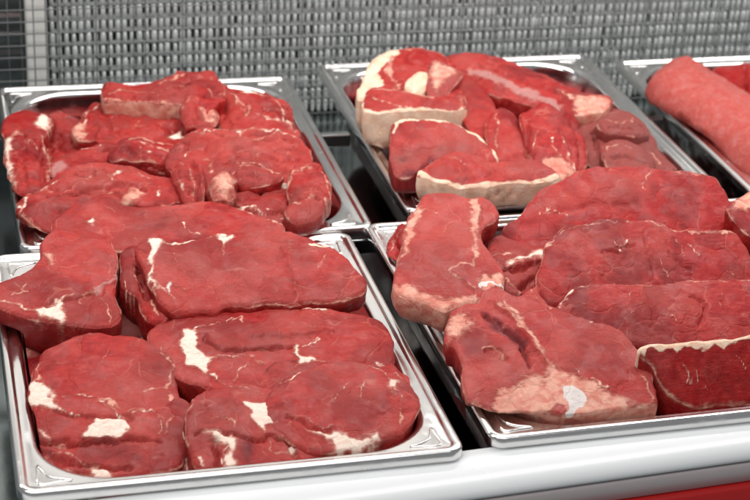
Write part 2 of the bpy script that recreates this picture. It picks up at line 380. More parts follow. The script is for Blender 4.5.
    o = bpy.data.objects.new(name, me); COL.objects.link(o); o.location = c
    return tag(o, label, cat, group)

# ------------------------------------------------------------------ the cuts
def M(nm, label, out, z, ty=.15, tx=0., th=.02, dome=.003, feats=(), **k):
    k['pan'] = {GUL: 'UL', GLL: 'LL', GUR: 'UR', GLR: 'LR', GR: 'R'}[k['group']]
    return meat(nm, label, k.pop('cat', 'beef cut'), out, z=z, tx=tx, ty=ty, th=th, dome=dome, feats=feats, **k)
GUL = 'beef slices piled in the far left pan'; GLL = 'beef steaks in the near left pan'
GUR = 'beef pieces in the far middle pan'; GLR = 'beef steaks in the near right pan'; GR = 'meat in the far right pan'

# --- far left pan
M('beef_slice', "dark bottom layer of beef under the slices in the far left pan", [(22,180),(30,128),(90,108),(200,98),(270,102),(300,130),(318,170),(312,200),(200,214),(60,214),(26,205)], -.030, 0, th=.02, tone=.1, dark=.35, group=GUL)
M('beef_slice', "narrow beef strip with white fat edge against left wall of far left pan", [(3,124),(8,115),(26,109),(42,114),(54,118),(49,130),(44,141),(48,165),(50,185),(42,194),(28,197),(15,193),(8,175),(4,150)], .007, .05, th=.025, dome=.002, tone=.15, group=GUL, feats=[
  ('Fp',1.5,[(3,140),(9,138),(13,146),(12,160),(14,178),(15,190),(9,184),(6,165)]),('Fp',1.5,[(34,123),(43,114),(52,120),(47,129),(43,127)]),('Kp',1.5,[(8,137),(19,130),(20,134),(12,140)]),
  ('K',3.5,[(43,138),(46,150),(50,160),(50,172),(46,184)]),('G',2.5,[(38,142),(41,160),(43,190)],.003),('G',2,[(20,130),(24,150),(23,170),(26,190)],.002),('F',1.5,[(24,150),(33,145),(38,150)])])
M('beef_slice', "smooth plain red beef slice beside the narrow strip in the far left pan", [(44,126),(52,116),(60,113),(70,117),(80,126),(84,136),(100,148),(110,162),(90,172),(62,178),(48,172),(42,148)], -.008, .05, th=.02, tone=.32, marble=.4, group=GUL, feats=[('K',4,[(42,140),(47,152),(51,165),(48,178)]),('F',1.5,[(58,168),(75,160),(92,158)])])
M('beef_slice', "thick folded beef piece, rearmost in the far left pan", [(104,84),(112,81),(130,84),(150,83),(166,78),(176,74),(188,71),(200,74),(213,73),(218,82),(226,96),(212,110),(195,112),(180,104),(160,103),(140,101),(120,99),(104,98)], .026, .12, th=.026, dome=.003, tone=.25, group=GUL, feats=[
  ('F',3,[(106,92),(122,89),(140,92),(160,93),(172,91)],.8),('Z',5,[(103,97),(120,99),(140,101),(160,103),(176,104)],1.2),('G',2.5,[(120,94),(150,97),(172,96)],.003),('Sp',2,[(110,100),(135,102),(172,103),(170,110),(112,108)],.8),('K',4,[(160,84),(176,76),(186,74)]),('G',2,[(182,80),(190,88),(212,90)],.003),('F',2,[(208,92),(218,94),(226,92)])])
M('beef_slice', "beef slice with white fat knob on its left end, mid far left pan", [(73,127),(80,119),(88,110),(97,106),(112,109),(140,111),(162,115),(180,121),(190,132),(186,148),(160,152),(128,150),(104,147),(88,141),(78,139)], .006, .10, th=.02, dome=.002, tone=.22, group=GUL, feats=[
  ('Kp',2,[(73,122),(84,124),(85,131),(81,137),(74,133)]),('F',3.5,[(84,125),(87,115),(94,109),(98,107)]),('F',2.5,[(139,121),(137,128),(134,133)]),('Fp',1.5,[(164,137),(178,132),(185,135),(182,146),(170,143)]),('R',5,[(92,120),(102,128),(100,138)],.002),('G',2,[(104,112),(112,130),(124,140)],.0015),('T',14,[(148,120),(165,126),(172,130)],.35)])
M('beef_slice', "white-streaked beef slice in the back right corner of the far left pan", [(214,92),(222,87),(240,90),(256,92),(275,97),(289,104),(294,118),(293,126),(299,137),(280,140),(250,138),(226,134),(217,120),(212,105)], .012, .10, th=.024, dome=.003, tone=.25, group=GUL, feats=[
  ('Fp',1.5,[(243,93),(256,92),(264,97),(262,100),(252,98)]),('F',3,[(214,97),(228,97),(238,104),(247,112),(246,117)]),('F',3,[(266,103),(280,107),(285,118),(292,128),(297,134)]),('F',2.5,[(252,118),(268,121),(282,120)]),('Kp',1,[(204,112),(210,110),(212,120),(206,122)]),('G',2,[(222,100),(226,118),(236,128)],.002),('K',2.5,[(236,106),(243,114),(245,120)])])
M('beef_slice', "rumpled marbled beef slice lying crosswise in the middle of the far left pan", [(48,168),(62,156),(84,150),(104,145),(130,141),(158,142),(178,140),(198,138),(200,160),(180,172),(150,174),(116,168),(84,174),(60,180)], .006, .12, th=.02, dome=.002, tone=.3, group=GUL, feats=[
  ('F',3,[(114,156),(126,153),(140,154),(150,152)],.9),('F',2,[(72,146),(88,150),(100,148)]),('K',3,[(120,146),(140,142),(158,144),(172,146)]),('Sp',2,[(52,166),(60,162),(66,168),(54,176)]),('G',2.5,[(100,152),(130,150),(170,154)],.0025),('Dp',3,[(140,160),(160,162),(168,168),(150,170)],.7),('F',2.5,[(142,150),(158,153),(176,152)])])  # the dark patch paints the shade of a hollow
M('beef_steak', "large smooth round steak with fatty back rim in the far left pan", [(168,150),(186,134),(200,130),(220,129),(245,130),(270,131),(296,135),(306,144),(313,158),(316,176),(306,190),(285,196),(255,196),(225,196),(196,190),(176,176),(166,164)], .017, .16, th=.024, dome=.003, tone=.52, marble=.6, group=GUL, cat='steak', feats=[
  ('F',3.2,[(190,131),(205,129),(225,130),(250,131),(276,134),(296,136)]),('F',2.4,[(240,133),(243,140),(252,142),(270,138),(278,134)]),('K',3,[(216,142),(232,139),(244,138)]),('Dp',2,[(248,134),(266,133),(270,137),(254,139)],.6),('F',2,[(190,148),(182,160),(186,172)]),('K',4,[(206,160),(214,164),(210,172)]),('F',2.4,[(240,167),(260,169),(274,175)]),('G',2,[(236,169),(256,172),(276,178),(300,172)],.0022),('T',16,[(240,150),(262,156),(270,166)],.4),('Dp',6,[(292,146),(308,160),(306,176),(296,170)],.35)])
M('beef_slice', "red slice with white fat streak in front of the round steak, far left pan", [(222,192),(238,182),(262,180),(286,183),(298,195),(296,212),(284,224),(262,220),(238,212),(224,204)], .014, .15, th=.02, tone=.35, marble=.4, group=GUL, feats=[('Fp',1.5,[(256,183),(270,181),(286,184),(288,191),(276,189),(262,186)]),('F',2.5,[(234,206),(252,210),(270,214),(284,220)]),('F',2.5,[(268,210),(276,212),(284,218)])])
M('beef_slice', "small rounded beef roll by the front right corner of the far left pan", [(285,184),(292,175),(304,169),(316,168),(325,174),(330,184),(329,196),(324,205),(322,214),(310,220),(294,222),(286,216),(288,202),(285,194)], .022, .2, th=.03, dome=.006, tone=.45, group=GUL, feats=[('K',2.5,[(285,190),(292,178),(306,171),(318,170),(327,178),(329,192),(322,205)]),('G',2,[(290,198),(304,200),(318,198)],.003),('K',3,[(290,200),(302,205),(312,196)]),('F',2.5,[(268,210),(280,208),(288,218)])])
M('beef_slice', "thick beef piece with pale cut ends at the left front of far left pan", [(18,206),(24,198),(40,190),(48,182),(62,172),(84,163),(104,161),(130,165),(152,172),(176,178),(190,190),(180,202),(150,206),(120,204),(96,208),(70,220),(52,234),(36,228),(22,220)], .012, .20, th=.030, dome=.004, tone=.42, group=GUL, feats=[
  ('F',4,[(19,206),(26,198),(38,190),(46,186)]),('F',3,[(50,186),(60,185)]),('F',3,[(66,192),(76,188)]),('F',2.5,[(78,184),(88,182)]),('Fp',1.2,[(104,184),(112,179),(120,175),(122,170),(116,172),(108,180)]),('F',3,[(106,178),(112,184)]),('F',3,[(138,173),(148,178)]),('Kp',2,[(120,196),(132,190),(142,191),(140,198),(128,203)]),('F',3,[(158,188),(157,196)]),('G',3,[(48,200),(70,196),(96,190),(128,186),(142,190)],.004),('K',3,[(20,210),(28,218),(36,230)],.7),('Np',3,[(36,205),(60,200),(58,215),(46,226)],.5),('K',2,[(60,196),(80,194),(104,188)])])
M('fat_trimming', "knob of pink fat standing near the front of the far left pan", [(210,190),(213,181),(222,176),(232,178),(238,180),(234,190),(237,198),(226,203),(214,201)], .027, .2, th=.02, dome=.004, tone=.8, group=GUL, cat='fat trimming', feats=[('Kp',3,[(213,186),(222,178),(232,180),(232,196),(220,200)],.9),('F',3,[(236,181),(234,190),(226,198),(236,198)])])

M('beef_slice', "small pale-patched flap of beef in front of the rearmost piece, far left pan", [(180,108),(187,100),(200,101),(214,105),(220,118),(214,129),(198,131),(185,125)], .018, .35, th=.008, dome=.003, tone=.5, bump=1.5, group=GUL, feats=[('Kp',1.5,[(202,110),(211,109),(213,120),(206,123)],.8),('K',2.5,[(182,112),(188,103),(198,102)]),('G',2,[(194,106),(200,124)],.003)])
M('beef_slice', "thin fat-edged strip of beef across the middle of the far left pan", [(108,154),(118,149),(136,146),(156,147),(174,150),(184,157),(172,163),(150,162),(128,163),(112,162)], .014, .25, th=.016, dome=.003, tone=.35, bump=1.5, group=GUL, feats=[('K',2.5,[(110,152),(136,148),(160,149),(178,153)]),('F',2,[(140,153),(154,155)]),('G',2,[(124,156),(150,157),(172,158)],.003)])
M('beef_slice', "curled strip of beef on the front of the round steak, far left pan", [(230,172),(238,166),(252,165),(268,169),(282,176),(276,184),(258,185),(242,182)], .028, .3, th=.012, dome=.003, tone=.5, group=GUL, feats=[('K',2.2,[(232,170),(242,166),(258,167),(276,174)]),('G',2,[(246,174),(268,178)],.002)])
M('beef_slice', "upright fold of beef left of the pink fat knob, far left pan", [(172,172),(180,160),(190,158),(200,166),(206,182),(204,200),(196,208),(184,204),(176,190)], .018, .4, th=.03, dome=.004, tone=.35, bump=1.6, group=GUL, feats=[('K',2,[(182,162),(190,176),(192,196)]),('G',2.5,[(196,166),(199,184),(198,204)],.004),('F',2,[(176,182),(184,192)])])

# --- near left pan
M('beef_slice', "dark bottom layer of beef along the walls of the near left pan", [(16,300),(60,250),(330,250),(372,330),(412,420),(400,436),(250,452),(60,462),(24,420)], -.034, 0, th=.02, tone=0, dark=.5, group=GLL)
M('beef_steak', "flat steak with small white fat star across the back rim of near left pan", [(48,236),(52,222),(62,212),(78,203),(92,197),(104,192),(114,197),(126,204),(146,206),(168,204),(190,202),(214,202),(240,208),(262,216),(286,225),(272,240),(240,246),(200,250),(160,250),(120,252),(80,252),(54,248)], .022, .18, th=.016, dome=.002, tone=.40, marble=.8, cat='steak', group=GLL, feats=[
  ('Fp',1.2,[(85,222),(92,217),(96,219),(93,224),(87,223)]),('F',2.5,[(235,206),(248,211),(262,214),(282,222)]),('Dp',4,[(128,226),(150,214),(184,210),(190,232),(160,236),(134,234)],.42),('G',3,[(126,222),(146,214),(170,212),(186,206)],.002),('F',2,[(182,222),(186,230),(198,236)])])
M('beef_steak', "large steak with white fat band in front, back left corner of near left pan", [(-12,300),(-8,286),(12,278),(30,266),(40,256),(41,244),(52,231),(76,229),(98,233),(111,242),(118,256),(118,272),(116,290),(120,306),(118,322),(98,328),(66,326),(52,323),(30,318),(10,312)], .020, .22, th=.030, dome=.002, tone=.36, marble=.7, cat='steak', group=GLL, feats=[
  ('S',4,[(119,262),(115,275),(105,284),(95,291)],.9),('F',2.4,[(97,290),(84,294),(70,296),(56,303)]),('Fp',1.5,[(32,309),(46,305),(60,304),(64,312),(64,322),(50,320),(40,316)]),('F',3.5,[(-8,298),(8,301),(24,307),(40,312)]),('F',3,[(84,296),(80,303),(84,307)]),('K',2,[(90,294),(102,300),(110,312),(110,322)]),('G',3,[(110,284),(92,294),(64,302),(44,306)],.002),('K',2,[(14,280),(24,290),(12,294)]),('F',1.5,[(28,280),(22,290),(30,292)]),('Kp',2,[(44,252),(50,254),(54,262),(48,262)],.6),('Dp',3,[(0,304),(30,316),(50,323),(20,318),(0,312)],.5)])
M('beef_steak', "folded strip with gristle at the left end of the long boneless steak", [(120,252),(128,246),(140,246),(152,262),(152,284),(160,300),(172,314),(160,324),(146,318),(138,300),(126,290),(119,272)], .018, .2, th=.03, dome=.003, tone=.25, cat='steak', group=GLL, feats=[('F',3.5,[(146,262),(150,280),(153,296),(162,308),(168,316)]),('K',2,[(132,256),(136,276),(146,290)]),('G',2.5,[(136,258),(142,280),(148,300)],.003),('F',2,[(124,280),(132,296)]),('K',3,[(150,300),(158,316)])])
M('beef_steak', "long boneless steak with white fat fork and a yellow nick on its back edge", [(136,252),(142,242),(152,238),(166,240),(178,243),(192,240),(214,235),(240,232),(270,230),(292,232),(312,239),(332,249),(350,262),(362,277),(365,289),(356,296),(330,302),(290,303),(240,306),(195,312),(172,312),(158,300),(150,285),(144,268)], .030, .38, th=.015, dome=.003, tone=.45, marble=.9, cat='steak', group=GLL, feats=[
  ('Fp',1.1,[(151,239),(163,240),(158,250),(153,262),(154,275),(158,286),(152,284),(148,266)]),('F',3,[(160,241),(178,243),(192,240),(208,236),(224,234)]),('Fp',1,[(216,236),(232,233),(234,236),(228,241),(224,250),(221,241)]),('F',1.4,[(224,250),(222,256),(232,252)]),('F',1.6,[(326,254),(322,262),(318,270)]),('K',2.5,[(158,284),(168,292),(176,298)]),('F',3,[(166,282),(174,286),(184,291)],.7),('Bp',1.5,[(162,284),(170,282),(176,288),(170,294)],.5),('C',3,[(312,244),(320,243),(328,243)]),('F',1.3,[(173,248),(178,262)]),('R',3,[(282,250),(290,272),(296,290)],.0012),('Dp',2,[(150,268),(154,270),(156,284),(152,280)],.7)])
M('beef_steak', "rib steak with curved white fat patch, just in front of the long boneless steak", [(146,336),(154,326),(170,319),(190,313),(215,312),(240,311),(256,308),(285,306),(320,308),(350,313),(374,318),(390,330),(396,346),(394,362),(380,378),(350,384),(310,392),(260,396),(220,392),(190,382),(164,372),(148,352)], .006, .20, th=.026, dome=.003, tone=.38, marble=1, cat='steak', group=GLL, feats=[
  ('Fp',1.2,[(182,330),(196,330),(197,342),(203,352),(212,358),(219,358),(208,362),(205,371),(196,371),(184,362),(179,345)]),('F',2,[(194,330),(210,326),(228,322),(233,316)]),('K',3,[(236,318),(243,314),(244,320)]),('Fp',1,[(292,347),(297,347),(305,358),(326,362),(302,364),(296,358)]),('F',1.7,[(302,350),(310,345),(318,340)]),('F',3,[(290,307),(305,308),(326,308)]),('F',2.6,[(216,358),(235,357),(250,358),(262,366)]),('F',1.8,[(250,362),(240,370),(234,382)]),('F',2.6,[(208,372),(216,378),(226,384)]),('F',1.4,[(300,365),(285,378),(270,388)]),('G',3,[(206,338),(216,348),(250,350),(292,348)],.003),('Dp',4,[(206,340),(216,346),(262,345),(262,352),(222,356)],.5),('D',3,[(268,372),(280,362),(296,362)],.7),('R',4,[(256,336),(290,336),(335,330)],.0015),('K',2,[(160,345),(160,356),(170,366)]),('F',3,[(375,362),(384,364),(390,372)])])
M('beef_steak', "big round rib steak with three white fat patches, front left of near left pan", [(38,362),(46,349),(62,341),(84,335),(110,335),(138,336),(154,343),(168,353),(175,368),(178,390),(184,410),(188,436),(186,458),(176,470),(148,474),(118,478),(94,476),(66,468),(40,454),(24,438),(18,418),(22,398),(30,380)], -.002, .24, th=.028, dome=.005, tone=.42, marble=.8, cat='steak', group=GLL, feats=[
  ('Fp',1.5,[(28,382),(34,378),(44,383),(51,390),(54,402),(58,410),(46,408),(36,405),(24,406),(24,396)]),('Fp',1.2,[(78,437),(90,425),(98,418),(110,417),(122,419),(131,428),(126,434),(108,437),(92,438)]),('Fp',1.6,[(90,462),(100,461),(110,468),(117,478),(104,480),(92,478)]),
  ('F',1.8,[(62,398),(72,396),(84,396),(98,399),(108,405),(116,414),(122,418)]),('K',2.5,[(100,398),(110,402),(120,412)]),('F',1.8,[(128,415),(140,410),(150,409),(159,413),(162,422),(158,432)]),('K',1.6,[(39,356),(37,370),(38,382)]),('K',2.6,[(158,347),(170,358),(172,372),(162,386),(142,390)]),('F',3,[(158,348),(166,352),(173,361)]),('F',1.6,[(57,409),(68,412),(80,418)]),('F',4,[(41,429),(47,433),(50,438)]),('K',2,[(30,430),(36,440),(64,442)]),('K',2,[(50,450),(68,452),(90,462)]),('F',1.4,[(110,347),(104,358),(98,370)]),
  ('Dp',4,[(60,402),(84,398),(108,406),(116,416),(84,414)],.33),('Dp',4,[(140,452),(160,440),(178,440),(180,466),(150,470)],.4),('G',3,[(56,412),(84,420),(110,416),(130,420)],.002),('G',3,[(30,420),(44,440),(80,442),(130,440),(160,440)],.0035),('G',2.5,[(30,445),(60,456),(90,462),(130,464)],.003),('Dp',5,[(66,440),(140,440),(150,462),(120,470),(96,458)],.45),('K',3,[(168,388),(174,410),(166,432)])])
M('beef_steak', "torn strip of beef and white fat jammed between the two front rib steaks", [(158,430),(164,408),(176,398),(190,404),(200,430),(206,452),(198,470),(180,474),(166,470)], -.012, .35, th=.03, dome=.003, tone=.1, cat='steak', group=GLL, feats=[('F',6,[(166,434),(170,450),(174,468)]),('F',4,[(184,434),(188,452),(188,468)]),('F',2,[(178,438),(180,460)]),('G',2,[(178,420),(179,470)],.003)])
M('beef_steak', "lobe of beef with bright white fat wedge, left of the oval rib steak", [(184,420),(188,402),(200,392),(222,384),(244,381),(262,386),(280,396),(300,420),(318,448),(322,462),(290,466),(256,470),(226,473),(204,473),(192,458),(186,440)], .000, .26, th=.028, dome=.004, tone=.42, marble=.8, cat='steak', group=GLL, feats=[
  ('Fp',1.2,[(242,404),(256,404),(270,403),(275,412),(277,422),(268,426),(265,434),(258,426),(250,414)]),('F',1.6,[(228,384),(244,384),(258,389),(268,396),(271,404)]),('Fp',1.6,[(278,437),(288,438),(297,446),(296,454),(286,446)]),('F',2.4,[(186,398),(191,396),(190,404)]),('Fp',1.5,[(202,430),(212,428),(226,434),(236,440),(234,452),(238,464),(230,466),(222,462),(226,448),(214,440)],.9),('F',2.2,[(228,440),(220,458),(222,468)]),('F',3,[(199,452),(206,466)]),('K',2,[(214,418),(232,422),(236,430)]),('Dp',3,[(238,442),(254,440),(254,462),(242,462)],.7),('G',3,[(200,430),(230,434),(250,440),(280,440),(300,456)],.003),('G',2,[(216,440),(214,468)],.003),('K',2.4,[(264,440),(276,452),(300,454)])])
M('beef_steak', "large oval rib steak with white fringe, front right corner of the near left pan", [(264,400),(276,385),(290,377),(312,367),(336,361),(358,360),(376,366),(396,373),(410,384),(418,400),(416,416),(404,430),(384,440),(358,450),(336,454),(310,452),(286,440),(268,422)], .006, .26, th=.026, dome=.004, tone=.42, marble=.9, cat='steak', group=GLL, feats=[
  ('F',1.7,[(272,388),(290,376),(304,370)]),('Fp',1.4,[(304,426),(316,430),(334,433),(352,437),(368,436),(378,432),(380,438),(360,447),(344,452),(336,448),(320,436)]),('F',1.8,[(280,412),(296,415),(306,418),(322,427),(338,429)]),('F',1.4,[(331,405),(338,398),(338,392),(346,386),(352,382)]),('F',1.3,[(360,400),(360,388),(365,378)]),('F',2.4,[(370,362),(382,368),(390,377)]),('Fp',1.5,[(390,378),(398,376),(400,380),(393,386),(394,394)]),('Dp',4,[(282,404),(320,402),(330,412),(300,414)],.3),('Dp',3,[(305,442),(322,440),(334,450),(316,452)],.5),('G',2.5,[(284,414),(306,424),(330,434)],.002),('K',2.2,[(395,386),(402,400),(400,420)]),('T',12,[(300,392),(330,400),(350,420)],.25)])
M('beef_slice', "small lobe of beef against the right wall of the near left pan", [(378,372),(390,362),(402,372),(416,378),(421,392),(421,408),(412,424),(400,430),(390,412),(386,392)], -.002, .2, th=.03, dome=.002, tone=.35, group=GLL, feats=[('F',3,[(391,378),(399,375),(400,380),(393,386)]),('F',2,[(404,404),(408,396)]),('G',2,[(396,384),(404,400),(404,420)],.002)])
M('beef_slice', "brownish beef scrap with pale fat nub at the left wall of near left pan", [(6,326),(22,316),(60,320),(100,326),(116,332),(100,342),(60,348),(36,360),(16,362),(6,350)], -.012, .35, th=.03, dome=.003, tone=.3, brown=.45, group=GLL, feats=[('Kp',2,[(10,342),(20,338),(30,350),(24,360),(10,356)]),('F',4,[(78,330),(84,334)]),('G',2,[(30,330),(60,338),(100,330)],.003),('G',2,[(20,336),(46,350),(60,346)],.003)])
M('beef_slice', "deep red beef scrap down against the left wall behind the big round rib steak", [(10,366),(24,358),(46,356),(50,370),(34,392),(24,404),(16,396)], -.022, .3, th=.03, tone=0, dark=.3, group=GLL, feats=[('K',3,[(16,372),(26,376)]),('G',2,[(20,366),(30,386)],.003)])
M('beef_slice', "brownish fold of beef in the shadow left of the long boneless steak", [(112,300),(130,292),(150,304),(170,316),(160,332),(140,338),(116,338),(104,328)], -.008, .3, th=.03, tone=.2, brown=.75, group=GLL, feats=[('F',1.6,[(132,318),(140,326),(148,330),(144,338)]),('F',1.4,[(122,296),(130,304)])])

# --- far middle pan
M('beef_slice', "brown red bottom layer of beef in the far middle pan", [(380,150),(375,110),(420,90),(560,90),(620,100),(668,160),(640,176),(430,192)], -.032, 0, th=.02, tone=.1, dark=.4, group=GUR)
M('beef_slice', "curved beef slab with cream rind at its left end, back of far middle pan", [(357,98),(362,80),(370,62),(388,51),(402,49),(420,49),(438,52),(458,62),(474,76),(488,94),(498,112),(502,136),(492,146),(478,142),(462,120),(440,104),(400,98),(372,100)], .030, .16, th=.040, dome=.002, tone=.32, marble=.7, group=GUR, feats=[
  ('Cp',1.5,[(350,104),(358,80),(368,60),(388,49),(400,49),(392,57),(382,66),(378,74),(384,84),(376,88),(372,94),(360,104)]),('Y',9,[(352,106),(358,84),(368,62),(386,50)],6),('K',5,[(399,52),(391,63),(390,75),(397,84),(396,92)]),('F',2,[(396,53),(388,64),(386,74)],.9),('K',3,[(404,49),(440,53),(448,60)],.8),('Dp',4,[(462,70),(478,84),(492,104),(480,120),(462,96)],.35)])
M('beef_slice', "greyish pink flap of beef standing behind the rinded slabs, far middle pan", [(427,88),(428,72),(432,62),(440,60),(452,65),(462,71),(459,80),(450,88),(446,96),(432,98)], .044, .5, th=.014, dome=.002, tone=.7, brown=.5, group=GUR, feats=[('Kp',2,[(429,74),(434,63),(446,65),(456,72),(448,80),(436,90)],.62),('F',1.6,[(429,78),(432,63),(441,61)])])
M('fat_trimming', "small lump of yellow fat behind the rinded slabs in the far middle pan", [(407,90),(407,80),(413,76),(421,72),(428,75),(428,88),(420,96),(410,96)], .040, .3, th=.02, dome=.004, cat='fat trimming', group=GUR, feats=[('Cp',2,[(404,92),(405,76),(420,70),(430,73),(430,92),(418,98)])])
M('beef_slice', "straight beef slab with wide cream rind facing front, left of far middle pan", [(361,106),(362,98),(366,89),(374,86),(390,88),(412,92),(436,95),(450,92),(460,88),(466,96),(466,106),(452,110),(428,108),(400,110),(376,113),(364,112)], .036, .16, th=.036, dome=.003, tone=.35, marble=.5, group=GUR, feats=[
  ('F',2.6,[(364,91),(372,97),(382,103),(400,106),(414,106)]),('K',3,[(374,87),(394,89),(416,93),(434,95)]),('Y',6,[(360,100),(362,110),(376,114),(400,111),(430,109),(452,111),(464,108)],3),('F',4,[(462,90),(463,100),(460,106)],.8)])
M('beef_slice', "domed purplish beef slab with thin cream rim in the far middle pan", [(389,160),(390,142),(393,128),(401,121),(418,118),(440,119),(458,124),(474,132),(488,144),(498,158),(492,166),(470,164),(448,160),(430,162),(416,170),(406,178),(394,174)], .030, .55, th=.030, dome=.002, tone=.45, marble=.5, group=GUR, feats=[
  ('C',4.5,[(392,130),(400,121),(420,118),(442,119),(460,125),(476,134),(490,147),(499,160)]),('Np',3,[(388,150),(410,146),(440,144),(470,148),(470,156),(440,152),(414,160),(398,172)],.6),('T',14,[(404,134),(436,130),(468,142)],.5),('Dp',2,[(400,172),(416,166),(430,156),(440,154),(432,162),(410,178)],.8)])
M('beef_slice', "torn strip of pale fat and dark meat under the domed purplish slab", [(404,178),(412,166),(428,156),(442,150),(456,152),(466,158),(456,166),(440,166),(426,176),(410,182)], .014, .4, th=.02, tone=.4, brown=.5, group=GUR, feats=[('K',5,[(408,176),(424,162),(438,152)]),('K',3,[(442,152),(462,156)]),('Dp',2,[(430,162),(444,156),(444,162)],.9)])
M('beef_slice', "flat beef slab with cream rind in front, foremost in the far middle pan", [(419,176),(420,170),(428,163),(440,157),(452,152),(470,156),(492,161),(512,160),(530,158),(546,164),(556,172),(556,178),(540,182),(510,184),(486,187),(466,188),(448,184),(430,178)], .030, .24, th=.024, dome=.003, tone=.42, marble=.5, group=GUR, feats=[
  ('Y',6,[(418,172),(430,179),(448,185),(466,189),(486,188),(510,185),(540,183),(557,178)],3.5),('F',1.6,[(450,158),(458,164),(464,168)]),('Np',2,[(420,165),(450,180),(480,182),(540,176),(500,181),(460,184)],.4)])
M('beef_slice', "long beef strip with silver skin and pale fat tip in the far middle pan", [(446,58),(460,54),(490,55),(512,60),(540,72),(566,84),(590,93),(606,94),(613,101),(606,110),(590,115),(572,116),(548,110),(520,102),(494,96),(474,84),(458,72)], .030, .14, th=.03, dome=.006, tone=.28, marble=.6, group=GUR, feats=[
  ('S',9,[(474,70),(492,77),(512,86),(534,95),(556,104)],.95),('F',1.6,[(480,74),(500,84),(520,92)],.8),('Kp',2,[(576,98),(592,96),(610,97),(613,103),(604,110),(590,116),(578,114)]),('K',4,[(556,92),(572,98),(580,108)]),('G',3,[(478,66),(520,80),(556,94)],.003),('F',3,[(492,92),(506,98)],.8)])
M('beef_slice', "red beef lobe just right of the domed purplish slab, far middle pan", [(484,126),(490,114),(500,109),(512,112),(522,122),(530,138),(534,154),(528,166),(508,166),(492,160),(486,144)], .022, .3, th=.03, dome=.004, tone=.25, group=GUR, feats=[('Dp',3,[(486,130),(500,124),(506,150),(492,156)],.4),('K',1.6,[(497,112),(497,130),(496,148)]),('F',1.2,[(524,124),(524,140)])])
M('beef_slice', "red beef lobe with white fat at its foot, centre of the far middle pan", [(520,116),(528,107),(542,103),(556,108),(568,120),(576,136),(580,156),(576,172),(560,178),(542,172),(532,160),(524,138)], .026, .3, th=.03, dome=.004, tone=.28, group=GUR, feats=[
  ('Kp',2,[(538,164),(550,160),(556,156),(566,160),(572,170),(560,178),(544,172)]),('F',2.6,[(562,134),(566,148),(572,160),(574,170)]),('F',1.5,[(536,132),(535,146)]),('F',2,[(552,138),(556,150),(564,158)]),('G',1.6,[(530,118),(527,136),(532,154)],.003)])
M('beef_slice', "narrow deep red beef lobe left of the brown trimmings in the far middle pan", [(562,118),(570,111),(576,118),(582,134),(587,152),(586,166),(576,170),(572,150),(566,134)], .020, .25, th=.03, dome=.002, tone=.15, group=GUR, feats=[('G',1.5,[(568,118),(574,150)],.002)])
M('beef_slice', "large dull brownish beef trimming at the right wall of the far middle pan", [(582,140),(580,126),(590,116),(606,110),(624,111),(642,120),(654,136),(664,154),(676,168),(660,176),(630,174),(600,170),(586,160)], .010, .16, th=.03, dome=.006, tone=.25, brown=.85, bump=1.8, group=GUR, feats=[
  ('G',2.5,[(596,124),(596,142),(602,160)],.004),('G',2,[(606,138),(620,144),(636,150),(650,150)],.003),('K',2,[(616,142),(618,132),(634,140)]),('D',4,[(588,126),(610,118)],.5),('K',3,[(654,150),(660,162)]),('K',1.6,[(612,130),(626,126)])])

M('beef_slice', "dull beef trimming with torn top lying on the large brownish trimming, far middle pan", [(598,122),(608,112),(628,112),(644,122),(650,134),(634,138),(614,136),(602,132)], .022, .2, th=.02, dome=.003, tone=.3, brown=.8, bump=1.5, group=GUR, feats=[('K',1.8,[(606,120),(620,126),(634,120)]),('G',2,[(610,128),(630,130)],.003)])
M('beef_slice', "dull beef trimming curled in front of the large brownish trimming, far middle pan", [(600,150),(608,140),(626,140),(644,148),(656,160),(650,172),(626,174),(606,166)], .018, .25, th=.022, dome=.003, tone=.25, brown=.75, bump=1.5, group=GUR, feats=[('K',1.6,[(604,150),(618,144),(632,150)]),('G',2,[(612,156),(632,160),(646,164)],.003)])

# --- far right pan
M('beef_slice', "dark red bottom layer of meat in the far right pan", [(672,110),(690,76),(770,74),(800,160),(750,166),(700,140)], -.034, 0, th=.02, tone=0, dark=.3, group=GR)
M('meat_roast', "long smooth pink roast lying along the left side of the far right pan", [(648,80),(652,68),(662,60),(676,57),(690,56),(702,62),(716,72),(736,84),(762,100),(790,118),(806,150),(790,170),(760,164),(730,144),(704,126),(676,106),(656,92)], .016, .10, th=.034, dome=.012, edge=.016, tone=1.1, marble=.1, seams=.1, rim=0, fold=.5, bump=.5, cat='roast', group=GR, feats=[('Sp',6,[(640,60),(700,40),(820,100),(820,180),(740,170),(650,100)],.36),('Dp',5,[(676,104),(690,110),(716,128),(730,142),(704,128)],.30),('G',2,[(680,100),(700,112)],.002)])
M('beef_slice', "dark beef piece behind the pink roast in the far right pan", [(712,70),(730,64),(760,62),(790,70),(790,90),(750,92),(728,84)], -.002, .1, th=.03, dome=.004, tone=.1, dark=.3, group=GR, feats=[('G',2,[(744,66),(748,90)],.004)])

